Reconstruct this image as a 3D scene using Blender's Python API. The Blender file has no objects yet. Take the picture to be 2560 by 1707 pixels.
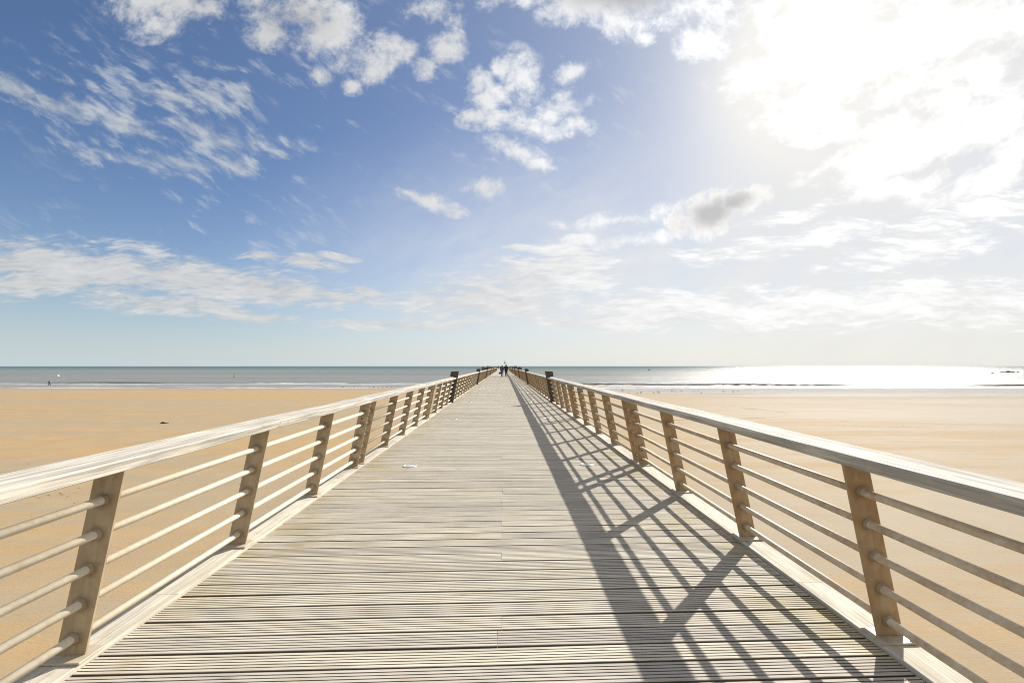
import bpy, bmesh, math, random
from mathutils import Vector, Matrix
R = math.radians
rnd = random.Random(11)
sc = bpy.context.scene
C = sc.collection

# ------------------------------------------------------------------ measures
F = 1138.0                    # focal length in pixels of the 2560 px wide photograph
YAW = R(2.2)                  # the view heads a little to the right of the pier's axis
CAM = Vector((0.045, 0.0, 1.48))
SAND = -4.52                  # beach level, the deck top is z = 0
SEA = -4.60
SUN = Vector((1.125, 1.46, 1.0)).normalized()
HALF = 2.025                  # half width of the boarded deck
PITCH = 6.0                   # length of a railing panel
Y0 = 0.8                      # where the first panel in view begins
END = 150.8                   # where the narrow pier meets the wide jetty
cy, sy = math.cos(YAW), math.sin(YAW)


def local(x, y, z=0.0):
    """heading frame (x right, y ahead of the viewer) -> world"""
    return Vector((x * cy + y * sy + CAM.x, -x * sy + y * cy, z))


def at(px, py, z):
    """ground point at height z seen at a place of the photograph, in the world"""
    d = F * (CAM.z - z) / (py - 915.0)
    return local((px - 1301.7) / F * d, d, z)


# ------------------------------------------------------------------ node helper
class NT:
    def __init__(self, tree):
        self.t = tree
        self.n = tree.nodes
        self.l = tree.links

    def node(self, typ, ins=None, **kw):
        n = self.n.new(typ)
        for k, v in kw.items():
            setattr(n, k, v)
        for k, v in (ins or {}).items():
            self.put(n.inputs[k], v)
        return n

    def put(self, sock, v):
        if isinstance(v, bpy.types.NodeSocket):
            self.l.new(v, sock)
        elif v is not None:
            sock.default_value = v

    def m(self, op, a, b=None, c=None, clamp=False):
        n = self.n.new('ShaderNodeMath')
        n.operation = op
        n.use_clamp = clamp
        for s, v in zip(n.inputs, (a, b, c)):
            self.put(s, v)
        return n.outputs[0]

    def v(self, op, a, b=None, scale=None):
        n = self.n.new('ShaderNodeVectorMath')
        n.operation = op
        self.put(n.inputs[0], a)
        if b is not None:
            self.put(n.inputs[1], b)
        if scale is not None:
            self.put(n.inputs['Scale'], scale)
        return n.outputs['Value'] if op in ('LENGTH', 'DOT_PRODUCT', 'DISTANCE') else n.outputs[0]

    def step(self, x, a, b, lo=0.0, hi=1.0):
        n = self.n.new('ShaderNodeMapRange')
        n.interpolation_type = 'SMOOTHSTEP'
        for k, v in (('Value', x), ('From Min', a), ('From Max', b), ('To Min', lo), ('To Max', hi)):
            self.put(n.inputs[k], v)
        return n.outputs[0]

    def lin(self, x, a, b, lo=0.0, hi=1.0):
        n = self.n.new('ShaderNodeMapRange')
        for k, v in (('Value', x), ('From Min', a), ('From Max', b), ('To Min', lo), ('To Max', hi)):
            self.put(n.inputs[k], v)
        return n.outputs[0]

    def mix(self, f, a, b, blend='MIX'):
        n = self.n.new('ShaderNodeMix')
        n.data_type = 'RGBA'
        n.blend_type = blend
        self.put(n.inputs[0], f)
        for s, v in ((n.inputs[6], a), (n.inputs[7], b)):
            if isinstance(v, (tuple, list)) and len(v) == 3:
                v = (*v, 1.0)
            self.put(s, v)
        return n.outputs[2]

    def noise(self, vec, scale, detail=4.0, rough=0.5, dist=0.0, out='Fac'):
        n = self.node('ShaderNodeTexNoise', {'Vector': vec, 'Scale': scale, 'Detail': detail,
                                            'Roughness': rough, 'Distortion': dist})
        return n.outputs[out]

    def mapping(self, vec, loc=(0, 0, 0), rot=(0, 0, 0), scale=(1, 1, 1), typ='POINT'):
        n = self.node('ShaderNodeMapping', {'Vector': vec, 'Rotation': rot, 'Scale': scale}, vector_type=typ)
        if 'Location' in n.inputs:
            n.inputs['Location'].default_value = loc
        return n.outputs[0]

    def sep(self, v):
        return self.node('ShaderNodeSeparateXYZ', {0: v}).outputs

    def comb(self, x, y, z=0.0):
        return self.node('ShaderNodeCombineXYZ', {0: x, 1: y, 2: z}).outputs[0]

    def bump(self, h, strength, dist, normal=None):
        n = self.node('ShaderNodeBump', {'Height': h, 'Strength': strength, 'Distance': dist})
        if normal is not None:
            self.l.new(normal, n.inputs['Normal'])
        return n.outputs[0]


def material(name):
    m = bpy.data.materials.new(name)
    m.use_nodes = True
    nt = NT(m.node_tree)
    return m, nt, m.node_tree.nodes['Principled BSDF']


def plain(name, col, rough=0.6, metal=0.0, noise=0.25, scale=20.0):
    m, t, b = material(name)
    g = t.node('ShaderNodeNewGeometry').outputs['Position']
    n = t.noise(g, scale, 5, 0.6)
    f = t.lin(n, 0.25, 0.75, 1.0 - noise, 1.0 + noise)
    t.put(b.inputs['Base Color'], t.mix(1.0, col, t.comb(f, f, f), 'MULTIPLY'))
    b.inputs['Roughness'].default_value = rough
    b.inputs['Metallic'].default_value = metal
    return m


# ------------------------------------------------------------------ materials
def wood_material(name, axis, light, dark, streak=1.0):
    """weathered silver timber, grain along one axis"""
    m, t, b = material(name)
    geo = t.node('ShaderNodeNewGeometry')
    p = geo.outputs['Position']
    isl = geo.outputs['Random Per Island']
    off = t.comb(0.0, 0.0, t.m('MULTIPLY', isl, 37.0))
    pv = t.v('ADD', p, off)
    sc_ = (1.2, 46, 46) if axis == 'x' else (46, 1.2, 46)
    blot0 = t.noise(pv, 1.1, 3, 0.5)
    gm = t.mapping(pv, scale=sc_)
    grain = t.noise(gm, 1.5, 6, 0.65, 0.4)
    fine = t.noise(t.mapping(pv, scale=tuple(4.0 * s if s > 5 else 4 * s for s in sc_)), 1.4, 3, 0.6)
    blot = t.noise(pv, 2.3, 5, 0.6)
    f = t.m('ADD', t.m('MULTIPLY', grain, 0.75), t.m('MULTIPLY', fine, 0.25))
    f = t.step(f, 0.34, 0.60)
    wide = t.noise(t.mapping(pv, scale=tuple(0.35 * q if q > 5 else 0.7 * q for q in sc_)), 1.0, 4, 0.6)
    f = t.m('MULTIPLY', f, t.step(wide, 0.36, 0.58, 0.40, 1.0))
    col = t.mix(f, dark, light)
    crack = t.step(t.m('ABSOLUTE', t.m('SUBTRACT', t.noise(t.mapping(pv, scale=tuple(0.5 * q if q > 5 else 0.5 * q for q in sc_)), 1.0, 2, 0.5), 0.5)), 0.012, 0.002, 0.0, 0.55)
    col = t.mix(t.m('MULTIPLY', crack, t.step(blot0, 0.45, 0.6)), col, tuple(0.45 * q for q in dark))
    tone = t.m('ADD', t.lin(isl, 0, 1, 0.86, 1.07), t.lin(blot, 0.3, 0.7, -0.10, 0.10))
    col = t.mix(1.0, col, t.comb(tone, tone, t.m('MULTIPLY', tone, t.lin(isl, 0, 1, 1.03, 0.96))), 'MULTIPLY')
    t.put(b.inputs['Roughness'], t.lin(grain, 0.3, 0.7, 0.90, 0.76))
    b.inputs['Specular IOR Level'].default_value = 0.25
    t.put(b.inputs['Normal'], t.bump(f, 0.35 * streak, 0.002))
    return m, t, b, col, p, isl


M = {}
m, t, b, col, p, isl = wood_material('weathered_rail_wood', 'y', (0.60, 0.565, 0.495), (0.27, 0.25, 0.22))
t.put(b.inputs['Base Color'], col)
M['rail_wood'] = m
m, t, b, col, p, isl = wood_material('weathered_kerb_wood', 'y', (0.60, 0.56, 0.485), (0.37, 0.335, 0.275))
lich = t.step(t.noise(p, 5.0, 6, 0.7), 0.54, 0.72, 0.0, 0.55)
t.put(b.inputs['Base Color'], t.mix(lich, col, (0.35, 0.32, 0.22)))
M['kerb_wood'] = m
m, t, b, col, p, isl = wood_material('weathered_deck_boards', 'x', (0.60, 0.555, 0.47), (0.42, 0.38, 0.315))
px_, py_, pz_ = t.sep(p)[:3]
# yellow lichen and rust stains close to the feet of the posts
edge = t.step(t.m('ABSOLUTE', px_), 1.15, 1.95)
n1 = t.noise(p, 1.7, 6, 0.62)
n2 = t.noise(t.v('ADD', p, (9.3, 4.1, 2.0)), 3.6, 6, 0.65)
lich = t.m('MULTIPLY', t.step(t.m('ADD', n1, t.m('MULTIPLY', edge, 0.13)), 0.57, 0.75), 0.55)
col = t.mix(lich, col, (0.42, 0.36, 0.19))
rust = t.m('MULTIPLY', t.step(t.m('ADD', n2, t.m('MULTIPLY', edge, 0.10)), 0.62, 0.78), 0.42)
col = t.mix(rust, col, (0.44, 0.29, 0.16))
algae = t.m('MULTIPLY', t.step(t.noise(t.v('ADD', p, (2.1, 8.7, 5.0)), 0.9, 6, 0.65), 0.52, 0.72), 0.35)
col = t.mix(algae, col, (0.33, 0.34, 0.30))
t.put(b.inputs['Base Color'], col)
M['deck_wood'] = m
M['gap_shade_timber'] = plain('gap_shade_brown_timber', (0.105, 0.085, 0.062), 0.9, 0, 0.3, 30)  # brown edge timber, darkened to paint gap and groove shade into the colour
M['dark_timber'] = plain('old_dark_timber', (0.10, 0.085, 0.07), 0.85)


TOPZ, BASEZ = 0.95, 0.034
XI_B, XI_T, PW = 2.055, 1.862, 0.142
POSTS = [0.15 + 1.425 * i for i in range(5)]
TUBES = [0.115, 0.288, 0.462, 0.636, 0.808]
TR = 0.0205


def steel(name, c1, c2, rustcol, rust_amt, rough, stain=None):
    m, t, b = material(name)
    geo = t.node('ShaderNodeNewGeometry')
    p = geo.outputs['Position']
    a = t.noise(p, 9.0, 6, 0.62)
    run = t.noise(t.mapping(p, scale=(30, 30, 2.5)), 1.0, 4, 0.6)
    col = t.mix(t.step(t.m('ADD', t.m('MULTIPLY', a, 0.6), t.m('MULTIPLY', run, 0.4)), 0.36, 0.62), c1, c2)
    big = t.noise(t.v('ADD', p, (3.3, 1.7, 0.0)), 1.1, 2, 0.5)
    r = t.noise(p, 24.0, 7, 0.7)
    rr = t.step(t.m('ADD', r, t.m('MULTIPLY', t.m('SUBTRACT', big, 0.5), 1.1)), 0.48, 0.86, 0.0, rust_amt)
    col = t.mix(rr, col, rustcol)
    if stain:
        x_, y_, z_ = t.sep(p)[:3]
        slope = (XI_T - XI_B) / (TOPZ - BASEZ)
        ax = t.m('SUBTRACT', t.m('ABSOLUTE', x_), t.m('ADD', t.m('MULTIPLY', t.m('SUBTRACT', z_, BASEZ), slope), XI_B + PW / 2))
        zz = t.m('SUBTRACT', t.m('WRAP', t.m('SUBTRACT', z_, TUBES[0]), 0.0866, -0.0866), 0.0)
        d = t.m('SQRT', t.m('ADD', t.m('MULTIPLY', ax, ax), t.m('MULTIPLY', zz, zz)))
        d = t.m('ADD', d, t.m('MULTIPLY', t.m('SUBTRACT', r, 0.5), 0.05))
        col = t.mix(t.step(d, 0.062, 0.030, 0.0, 0.65), col, stain)
        # pale streak that rain has washed down the middle
        st = t.m('MULTIPLY', t.step(t.m('ABSOLUTE', t.m('ADD', ax, 0.006)), 0.022, 0.004), t.step(run, 0.42, 0.62, 0.0, 0.4))
        col = t.mix(st, col, (0.46, 0.40, 0.30))
    t.put(b.inputs['Base Color'], col)
    t.put(b.inputs['Roughness'], t.lin(a, 0.3, 0.7, rough - 0.07, rough + 0.1))
    t.put(b.inputs['Normal'], t.bump(r, 0.25, 0.001))
    return m


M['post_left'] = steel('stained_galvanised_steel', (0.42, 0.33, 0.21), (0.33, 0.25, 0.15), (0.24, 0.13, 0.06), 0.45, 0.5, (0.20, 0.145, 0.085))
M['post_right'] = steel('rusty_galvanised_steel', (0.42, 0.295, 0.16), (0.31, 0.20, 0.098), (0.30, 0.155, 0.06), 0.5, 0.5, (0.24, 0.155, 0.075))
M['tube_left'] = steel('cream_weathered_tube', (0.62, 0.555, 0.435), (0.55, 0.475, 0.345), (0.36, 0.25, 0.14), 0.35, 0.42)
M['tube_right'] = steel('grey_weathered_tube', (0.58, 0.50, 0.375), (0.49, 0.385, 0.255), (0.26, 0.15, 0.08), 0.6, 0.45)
M['plate'] = steel('pale_base_plate', (0.48, 0.43, 0.345), (0.40, 0.34, 0.25), (0.24, 0.14, 0.07), 0.5, 0.55)
M['collar'] = steel('stained_shaded_collar', (0.34, 0.27, 0.18), (0.24, 0.18, 0.115), (0.2, 0.11, 0.05), 0.4, 0.5)  # weld-stain brown that also paints the post's shade onto the collars
M['bolt'] = plain('bolt_steel', (0.14, 0.12, 0.09), 0.5, 0.3)
M['dark_post'] = steel('dark_brown_post', (0.075, 0.062, 0.047), (0.05, 0.04, 0.03), (0.09, 0.05, 0.02), 0.5, 0.6)
M['parapet'] = plain('dark_parapet', (0.115, 0.105, 0.08), 0.8)
M['ring'] = plain('brushed_ring', (0.62, 0.62, 0.62), 0.35, 0.8, 0.1)
m, t, b = material('frosted_lens')
b.inputs['Base Color'].default_value = (0.60, 0.64, 0.66, 1)
b.inputs['Roughness'].default_value = 0.22
b.inputs['Coat Weight'].default_value = 0.6
M['lens'] = m

# sand
m, t, b = material('beach_sand')
p = t.node('ShaderNodeTexCoord').outputs['Object']
x_, y_, z_ = t.sep(p)[:3]
st1 = t.noise(t.mapping(p, scale=(0.02, 0.16, 1)), 1.0, 6, 0.6, 0.3)
st2 = t.noise(t.mapping(p, scale=(0.12, 1.1, 1)), 1.0, 7, 0.68, 0.5)
st3 = t.noise(t.mapping(p, scale=(0.006, 0.05, 1)), 1.0, 3, 0.5)
mott = t.noise(p, 0.45, 5, 0.6)
sp = t.noise(p, 11.0, 3, 0.7)
f = t.m('ADD', t.m('ADD', t.m('MULTIPLY', st1, 0.34), t.m('MULTIPLY', st2, 0.36)), t.m('MULTIPLY', st3, 0.30))
f = t.step(f, 0.42, 0.58)
col = t.mix(f, (0.385, 0.268, 0.140), (0.325, 0.266, 0.182))
k = t.m('ADD', t.lin(mott, 0.25, 0.75, 0.93, 1.07), t.lin(sp, 0.3, 0.7, -0.035, 0.035))
col = t.mix(1.0, col, t.comb(k, k, k), 'MULTIPLY')
wn = t.m('MULTIPLY', t.m('SUBTRACT', st3, 0.5), 30.0)
wn2 = t.m('ADD', t.m('MULTIPLY', t.m('SUBTRACT', st1, 0.5), 40.0), t.m('MULTIPLY', t.m('SUBTRACT', st2, 0.5), 60.0))
lim = t.m('ADD', t.step(x_, -30.0, 55.0, 118.0, 84.0), t.m('ADD', wn, wn2))
wet = t.step(t.m('SUBTRACT', y_, lim), -6.0, 30.0)
col = t.mix(t.m('MULTIPLY', wet, 0.55), col, (0.25, 0.185, 0.125))
damp_r = t.m('MULTIPLY', t.step(x_, -5.0, 70.0), t.step(t.m('ADD', t.m('MULTIPLY', st1, 0.4), t.m('MULTIPLY', st2, 0.6)), 0.36, 0.62, 0.5, 1.0))
col = t.mix(t.m('MULTIPLY', damp_r, 0.92), col, (0.300, 0.246, 0.178))
dark = t.step(t.noise(p, 30.0, 2, 0.5), 0.70, 0.78, 0.0, 0.35)
col = t.mix(dark, col, (0.13, 0.09, 0.06))
t.put(b.inputs['Base Color'], col)
damp = t.step(f, 0.0, 1.0, 0.95, 0.85)
t.put(b.inputs['Roughness'], damp)
b.inputs['Specular IOR Level'].default_value = 0.13
h = t.m('ADD', t.m('MULTIPLY', t.noise(t.mapping(p, scale=(2.0, 9.0, 1)), 1.0, 3, 0.5, 0.6), 0.5),
        t.m('MULTIPLY', t.noise(p, 16.0, 4, 0.65), 0.6))
t.put(b.inputs['Normal'], t.bump(h, t.m('SUBTRACT', 0.35, t.m('MULTIPLY', wet, 0.335)), 0.04))
gl = t.node('ShaderNodeBsdfGlossy', {'Roughness': 0.22}, distribution='BECKMANN')
t.put(gl.inputs['Normal'], t.bump(h, 0.05, 0.02))
mx = t.node('ShaderNodeMixShader', {0: t.m('MAXIMUM', t.m('MULTIPLY', wet, 0.86), t.m('MULTIPLY', t.m('MULTIPLY', damp_r, t.step(y_, 26.0, 60.0)), 0.20)), 1: b.outputs[0], 2: gl.outputs[0]})
t.put(m.node_tree.nodes['Material Output'].inputs['Surface'], mx.outputs[0])
M['sand'] = m

# sea
m, t, b = material('sea_water')
p = t.node('ShaderNodeTexCoord').outputs['Object']
x_, y_, z_ = t.sep(p)[:3]
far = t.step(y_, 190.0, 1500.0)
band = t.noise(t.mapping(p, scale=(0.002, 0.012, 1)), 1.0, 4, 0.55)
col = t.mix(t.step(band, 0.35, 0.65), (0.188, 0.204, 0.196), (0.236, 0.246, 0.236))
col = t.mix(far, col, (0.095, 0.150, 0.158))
shallow = t.step(y_, 190.0, 128.0)
col = t.mix(t.m('MULTIPLY', shallow, 0.8), col, (0.285, 0.275, 0.275))
# foam on the small breakers and in the swash
yw = t.m('ADD', y_, t.m('MULTIPLY', t.m('SUBTRACT', t.noise(t.mapping(p, scale=(0.02, 0.02, 1)), 1.0, 4, 0.6), 0.5), 9.0))
left = t.step(x_, 40.0, -90.0)


def crest(y0, w):
    return t.m('MAXIMUM', t.m('SUBTRACT', 1.0, t.m('DIVIDE', t.m('ABSOLUTE', t.m('SUBTRACT', yw, y0)), w)), 0.0)


fn = t.noise(t.mapping(p, scale=(0.10, 0.55, 1)), 1.0, 7, 0.7)
fn2 = t.noise(t.mapping(p, scale=(0.03, 0.20, 1)), 1.0, 4, 0.6)
c1 = t.m('MULTIPLY', crest(t.step(x_, -40.0, 60.0, 157.0, 136.5), 2.6), 0.40)
c2 = t.m('MULTIPLY', crest(146.0, 2.0), 0.26)
c3 = t.m('MULTIPLY', crest(135.0, 2.2), 0.26)
c4 = t.m('MULTIPLY', crest(126.5, 3.0), 0.30)
cs = t.m('MAXIMUM', t.m('MAXIMUM', c1, c2), t.m('MAXIMUM', c3, c4))
fo = t.m('ADD', t.m('ADD', t.m('MULTIPLY', fn, 0.55), t.m('MULTIPLY', fn2, 0.45)), cs)
foam = t.step(fo, 0.68, 0.80)
foam = t.m('MULTIPLY', foam, t.step(y_, 175.0, 160.0))
col = t.mix(foam, col, (0.80, 0.80, 0.79))
crest_a = t.node('ShaderNodeAttribute', attribute_name='crest').outputs['Fac']
cr = t.step(crest_a, 0.25, 0.6)
col = t.mix(t.m('MULTIPLY', cr, 0.9), col, (0.085, 0.062, 0.036))
t.put(b.inputs['Base Color'], col)
rg = t.m('ADD', t.m('MULTIPLY', foam, 0.5), 0.20)
t.put(b.inputs['Roughness'], rg)
b.inputs['IOR'].default_value = 1.33
b.inputs['Specular IOR Level'].default_value = 0.0
w1 = t.noise(t.mapping(p, scale=(0.10, 0.45, 1)), 1.0, 4, 0.6)
w2 = t.noise(t.mapping(p, scale=(0.7, 1.6, 1)), 1.0, 5, 0.65)
w3 = t.noise(t.mapping(p, scale=(0.012, 0.05, 1)), 1.0, 3, 0.6)
hh = t.m('ADD', t.m('ADD', t.m('MULTIPLY', w1, 1.0), t.m('MULTIPLY', w2, 0.55)), t.m('MULTIPLY', w3, 3.0))
t.put(b.inputs['Normal'], t.bump(hh, 0.75, 0.8))
chop = t.noise(t.mapping(p, scale=(0.30, 0.50, 1)), 1.0, 6, 0.62)
chop2 = t.noise(t.mapping(p, scale=(0.05, 0.13, 1)), 1.0, 2, 0.5)
hs = t.m('ADD', t.m('MULTIPLY', chop, 1.25), t.m('MULTIPLY', chop2, 2.2))
gl = t.node('ShaderNodeBsdfGlossy', {'Roughness': 0.26})
t.put(gl.inputs['Normal'], t.bump(hs, 1.0, 1.0))
sk = t.m('MULTIPLY', t.m('MULTIPLY', t.m('SUBTRACT', 1.0, foam), t.m('SUBTRACT', 1.0, cr)), 0.125)
mx = t.node('ShaderNodeMixShader', {0: sk, 1: b.outputs[0], 2: gl.outputs[0]})
t.put(m.node_tree.nodes['Material Output'].inputs['Surface'], mx.outputs[0])
M['sea'] = m


# ------------------------------------------------------------------ mesh helpers
def obj(name, verts, faces, mat, parent=None, smooth=False):
    me = bpy.data.meshes.new(name)
    me.from_pydata([tuple(v) for v in verts], [], faces)
    for mm in (mat if isinstance(mat, (list, tuple)) else [mat]):
        me.materials.append(mm)
    bm = bmesh.new()
    bm.from_mesh(me)
    bmesh.ops.recalc_face_normals(bm, faces=bm.faces)
    bm.to_mesh(me)
    bm.free()
    if smooth:
        for f_ in me.polygons:
            f_.use_smooth = True
    o = bpy.data.objects.new(name, me)
    C.objects.link(o)
    if parent:
        o.parent = parent
    return o


class Geo:
    def __init__(self):
        self.v, self.f = [], []

    def add(self, verts, faces):
        n = len(self.v)
        self.v += [tuple(v) for v in verts]
        self.f += [tuple(i + n for i in f) for f in faces]

    def box(self, a, b_):
        x0, y0, z0 = a
        x1, y1, z1 = b_
        self.add([(x0, y0, z0), (x1, y0, z0), (x1, y1, z0), (x0, y1, z0), (x0, y0, z1), (x1, y0, z1), (x1, y1, z1), (x0, y1, z1)],
                 [(0, 3, 2, 1), (4, 5, 6, 7), (0, 1, 5, 4), (1, 2, 6, 5), (2, 3, 7, 6), (3, 0, 4, 7)])

    def prism(self, poly, y0, y1, segs=1, off=None):
        """polygon of (x, z) swept along y"""
        k = len(poly)
        vs = []
        for s in range(segs + 1):
            y = y0 + (y1 - y0) * s / segs
            dx, dz = off(y) if off else (0, 0)
            vs += [(x + dx, y, z + dz) for x, z in poly]
        fs = [tuple(range(k - 1, -1, -1)), tuple(range(segs * k, segs * k + k))]
        for s in range(segs):
            for i in range(k):
                j = (i + 1) % k
                fs.append((s * k + i, s * k + j, s * k + k + j, s * k + k + i))
        self.add(vs, fs)

    def lathe(self, prof, frame, segs=14):
        """profile of (radius, distance along axis); frame maps (u, v, w) to the scene, w the axis"""
        vs, fs = [], []
        for r_, w in prof:
            for i in range(segs):
                a = 2 * math.pi * i / segs
                vs.append(frame(r_ * math.cos(a), r_ * math.sin(a), w))
        for s in range(len(prof) - 1):
            for i in range(segs):
                j = (i + 1) % segs
                fs.append((s * segs + i, s * segs + j, (s + 1) * segs + j, (s + 1) * segs + i))
        fs.append(tuple(range(segs - 1, -1, -1)))
        n = (len(prof) - 1) * segs
        fs.append(tuple(range(n, n + segs)))
        self.add(vs, fs)

    def ball(self, c, r, segs=12, rings=8, rot=None):
        vs, fs = [], []
        for i in range(rings + 1):
            th = math.pi * i / rings
            for j in range(segs):
                ph = 2 * math.pi * j / segs
                q = Vector((r[0] * math.sin(th) * math.cos(ph), r[1] * math.sin(th) * math.sin(ph), r[2] * math.cos(th)))
                if rot:
                    q = rot @ q
                vs.append(q + Vector(c))
        for i in range(rings):
            for j in range(segs):
                k = (j + 1) % segs
                fs.append((i * segs + j, (i + 1) * segs + j, (i + 1) * segs + k, i * segs + k))
        self.add(vs, fs)

    def build(self, name, mat, parent=None, smooth=False):
        return obj(name, self.v, self.f, mat, parent, smooth)


def bevel(o, w, segs=2):
    bm = bmesh.new()
    bm.from_mesh(o.data)
    es = [e for e in bm.edges if e.is_manifold and e.calc_face_angle(0) > R(30)]
    bmesh.ops.bevel(bm, geom=es, offset=w, segments=segs, affect='EDGES', profile=0.6)
    bm.to_mesh(o.data)
    bm.free()
    return o


def tag(o, label, cat, group=None, kind=None):
    if label:
        o['label'] = label
    if cat:
        o['category'] = cat
    if group:
        o['group'] = group
    if kind:
        o['kind'] = kind
    return o


def empty(name, loc=(0, 0, 0), rz=0.0):
    o = bpy.data.objects.new(name, None)
    o.location = loc
    o.rotation_euler = (0, 0, rz)
    o.empty_display_size = 0.2
    C.objects.link(o)
    return o


def copy_tree(o, parent=None):
    c = o.copy()
    C.objects.link(c)
    c.parent = parent
    for ch in list(o.children):
        copy_tree(ch, c)
    return c


# ------------------------------------------------------------------ ground and sea
g = Geo()
xs = [-9000, -2500, -900, -420, -260] + [-200 + 8 * i for i in range(51)] + [260, 420, 900, 2500, 9000]
ys = [-2500, -600, -200, -60] + [-20 + 6 * i for i in range(26)] + [136 + 6 * i for i in range(12)] + [260, 420]
vs = []
for y in ys:
    for x in xs:
        z = SAND + 0.02 * math.sin(x * 0.05 + 1) * math.sin(y * 0.07) + 0.015 * math.sin(y * 0.23 + x * 0.02)
        if y > 100:
            z = SAND + (z - SAND) * max(0, 1 - (y - 100) / 20)
            z -= (y - 100) * 0.0034
        if y > 150:
            z -= (y - 150) * 0.01
        vs.append((x, y, z))
nx = len(xs)
g.add(vs, [(j * nx + i, j * nx + i + 1, (j + 1) * nx + i + 1, (j + 1) * nx + i) for j in range(len(ys) - 1) for i in range(nx - 1)])
sand = g.build('beach', M['sand'], None, True)
sand.location = (CAM.x, 0, 0)
sand.rotation_euler.z = -YAW
tag(sand, None, None, None, 'structure')

g = Geo()
xs = [-30000, -9000, -3000, -1200, -600, -380] + [-260 + 4 * i for i in range(131)] + [380, 600, 1200, 3000, 9000, 30000]
ys = [118 + 0.5 * i for i in range(24)] + [130 + 0.18 * i for i in range(190)] + [165, 167, 170, 174, 180, 190, 205, 230, 270, 340, 460, 700, 1100, 2000, 4000, 9000, 20000, 45000]


def gauss(d, w0, w1):
    w = w0 if d < 0 else w1
    return math.exp(-(d / w) ** 2)


def wave(x, y):
    s = 1 / (1 + math.exp(max(-50.0, min(50.0, -(x - 5) / 18.0))))
    c1_ = 160 + (141 - 160) * s + 1.6 * math.sin(x * 0.035) + 0.9 * math.sin(x * 0.11 + 1)
    a1 = 0.66 * (0.55 + 0.45 * math.sin(x * 0.06 + 0.6) * math.sin(x * 0.023 + 2.0)) + 0.05
    a1 *= 0.6 + 0.4 * s
    h_ = a1 * gauss(y - c1_, 0.34, 1.8)
    c2_ = 131 + 1.4 * math.sin(x * 0.05 + 2)
    h_ += 0.10 * (0.5 + 0.5 * math.sin(x * 0.045)) * gauss(y - c2_, 0.5, 1.2)
    c3_ = 150 + 1.2 * math.sin(x * 0.03 + 4)
    h_ += 0.11 * (0.5 + 0.5 * math.sin(x * 0.037 + 1)) * gauss(y - c3_, 0.7, 1.4)
    return h_


vs = [(x, y, SEA + (wave(x, y) if y < 175 else 0.0)) for y in ys for x in xs]
crest_v = [min(1.0, max(0.0, wave(x, y) / 0.42)) if y < 165 else 0.0 for y in ys for x in xs]
nx = len(xs)
g.add(vs, [(j * nx + i, j * nx + i + 1, (j + 1) * nx + i + 1, (j + 1) * nx + i) for j in range(len(ys) - 1) for i in range(nx - 1)])
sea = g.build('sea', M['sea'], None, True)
sea.data.attributes.new('crest', 'FLOAT', 'POINT').data.foreach_set('value', crest_v)
sea.location = (CAM.x, 0, 0)
sea.rotation_euler.z = -YAW
tag(sea, None, None, None, 'structure')

# ------------------------------------------------------------------ the pier: boards, kerbs, girders, piles
pier = empty('pier', (0, 0, 0))
tag(pier, 'long straight pier of pale grey grooved boards running out over the beach to the sea', 'pier')


def board(g, y, x0, x1, nseg, w, wob, ph, dz, tilt, grooves=True):
    prof = [(0.0, -0.034), (0.0, -0.0025), (0.0025, 0.0)]
    if grooves:
        pitch = w / 6.0
        for q in range(1, 6):
            c = q * pitch
            prof += [(c - 0.0034, 0.0), (c - 0.0026, -0.009), (c + 0.0026, -0.009), (c + 0.0034, 0.0)]
    prof += [(w - 0.0025, 0.0), (w, -0.0025), (w, -0.034)]
    k = len(prof)
    vs, fs = [], []
    for s in range(nseg + 1):
        x = x0 + (x1 - x0) * s / nseg
        dy = wob * math.sin(x * 1.9 + ph) + 0.5 * wob * math.sin(x * 4.3 + 2 * ph)
        for (u, z) in prof:
            vs.append((x, y + u + dy, z + dz + tilt * (u - w / 2)))
    for s in range(nseg):
        for i in range(k - 1):
            fs.append((s * k + i, s * k + i + 1, (s + 1) * k + i + 1, (s + 1) * k + i))
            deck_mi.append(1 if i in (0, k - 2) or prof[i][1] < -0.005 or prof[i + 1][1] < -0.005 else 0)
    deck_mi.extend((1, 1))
    fs.append(tuple(range(k - 1, -1, -1)))
    fs.append(tuple(range(nseg * k, nseg * k + k)))
    g.add(vs, fs)


deck_mi = []
g = Geo()
y = -3.0
BP = 0.1505
while y < END - 0.05:
    near = y < 12
    gap = rnd.uniform(0.0115, 0.019)
    w = BP - gap
    wob = rnd.uniform(0.0, 0.0028) if near else 0.0
    ph = rnd.uniform(0, 6)
    nseg = 8 if near else 1
    grooves = y < 75
    dz, tilt = -rnd.uniform(0, 0.003), rnd.uniform(-0.012, 0.012)
    if rnd.random() < 0.42:
        c = 0.02 + rnd.uniform(-0.02, 0.02)
        board(g, y, -HALF, c - 0.001, nseg, w, wob, ph, dz, tilt, grooves)
        board(g, y, c + 0.001, HALF, nseg, w, wob, ph + 0.3, -rnd.uniform(0, 0.003), rnd.uniform(-0.012, 0.012), grooves)
    else:
        board(g, y, -HALF, HALF, nseg * 2, w, wob, ph, dz, tilt, grooves)
    y += BP
deck = g.build('deck', [M['deck_wood'], M['gap_shade_timber']], pier)
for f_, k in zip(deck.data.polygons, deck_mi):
    f_.material_index = k

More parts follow.
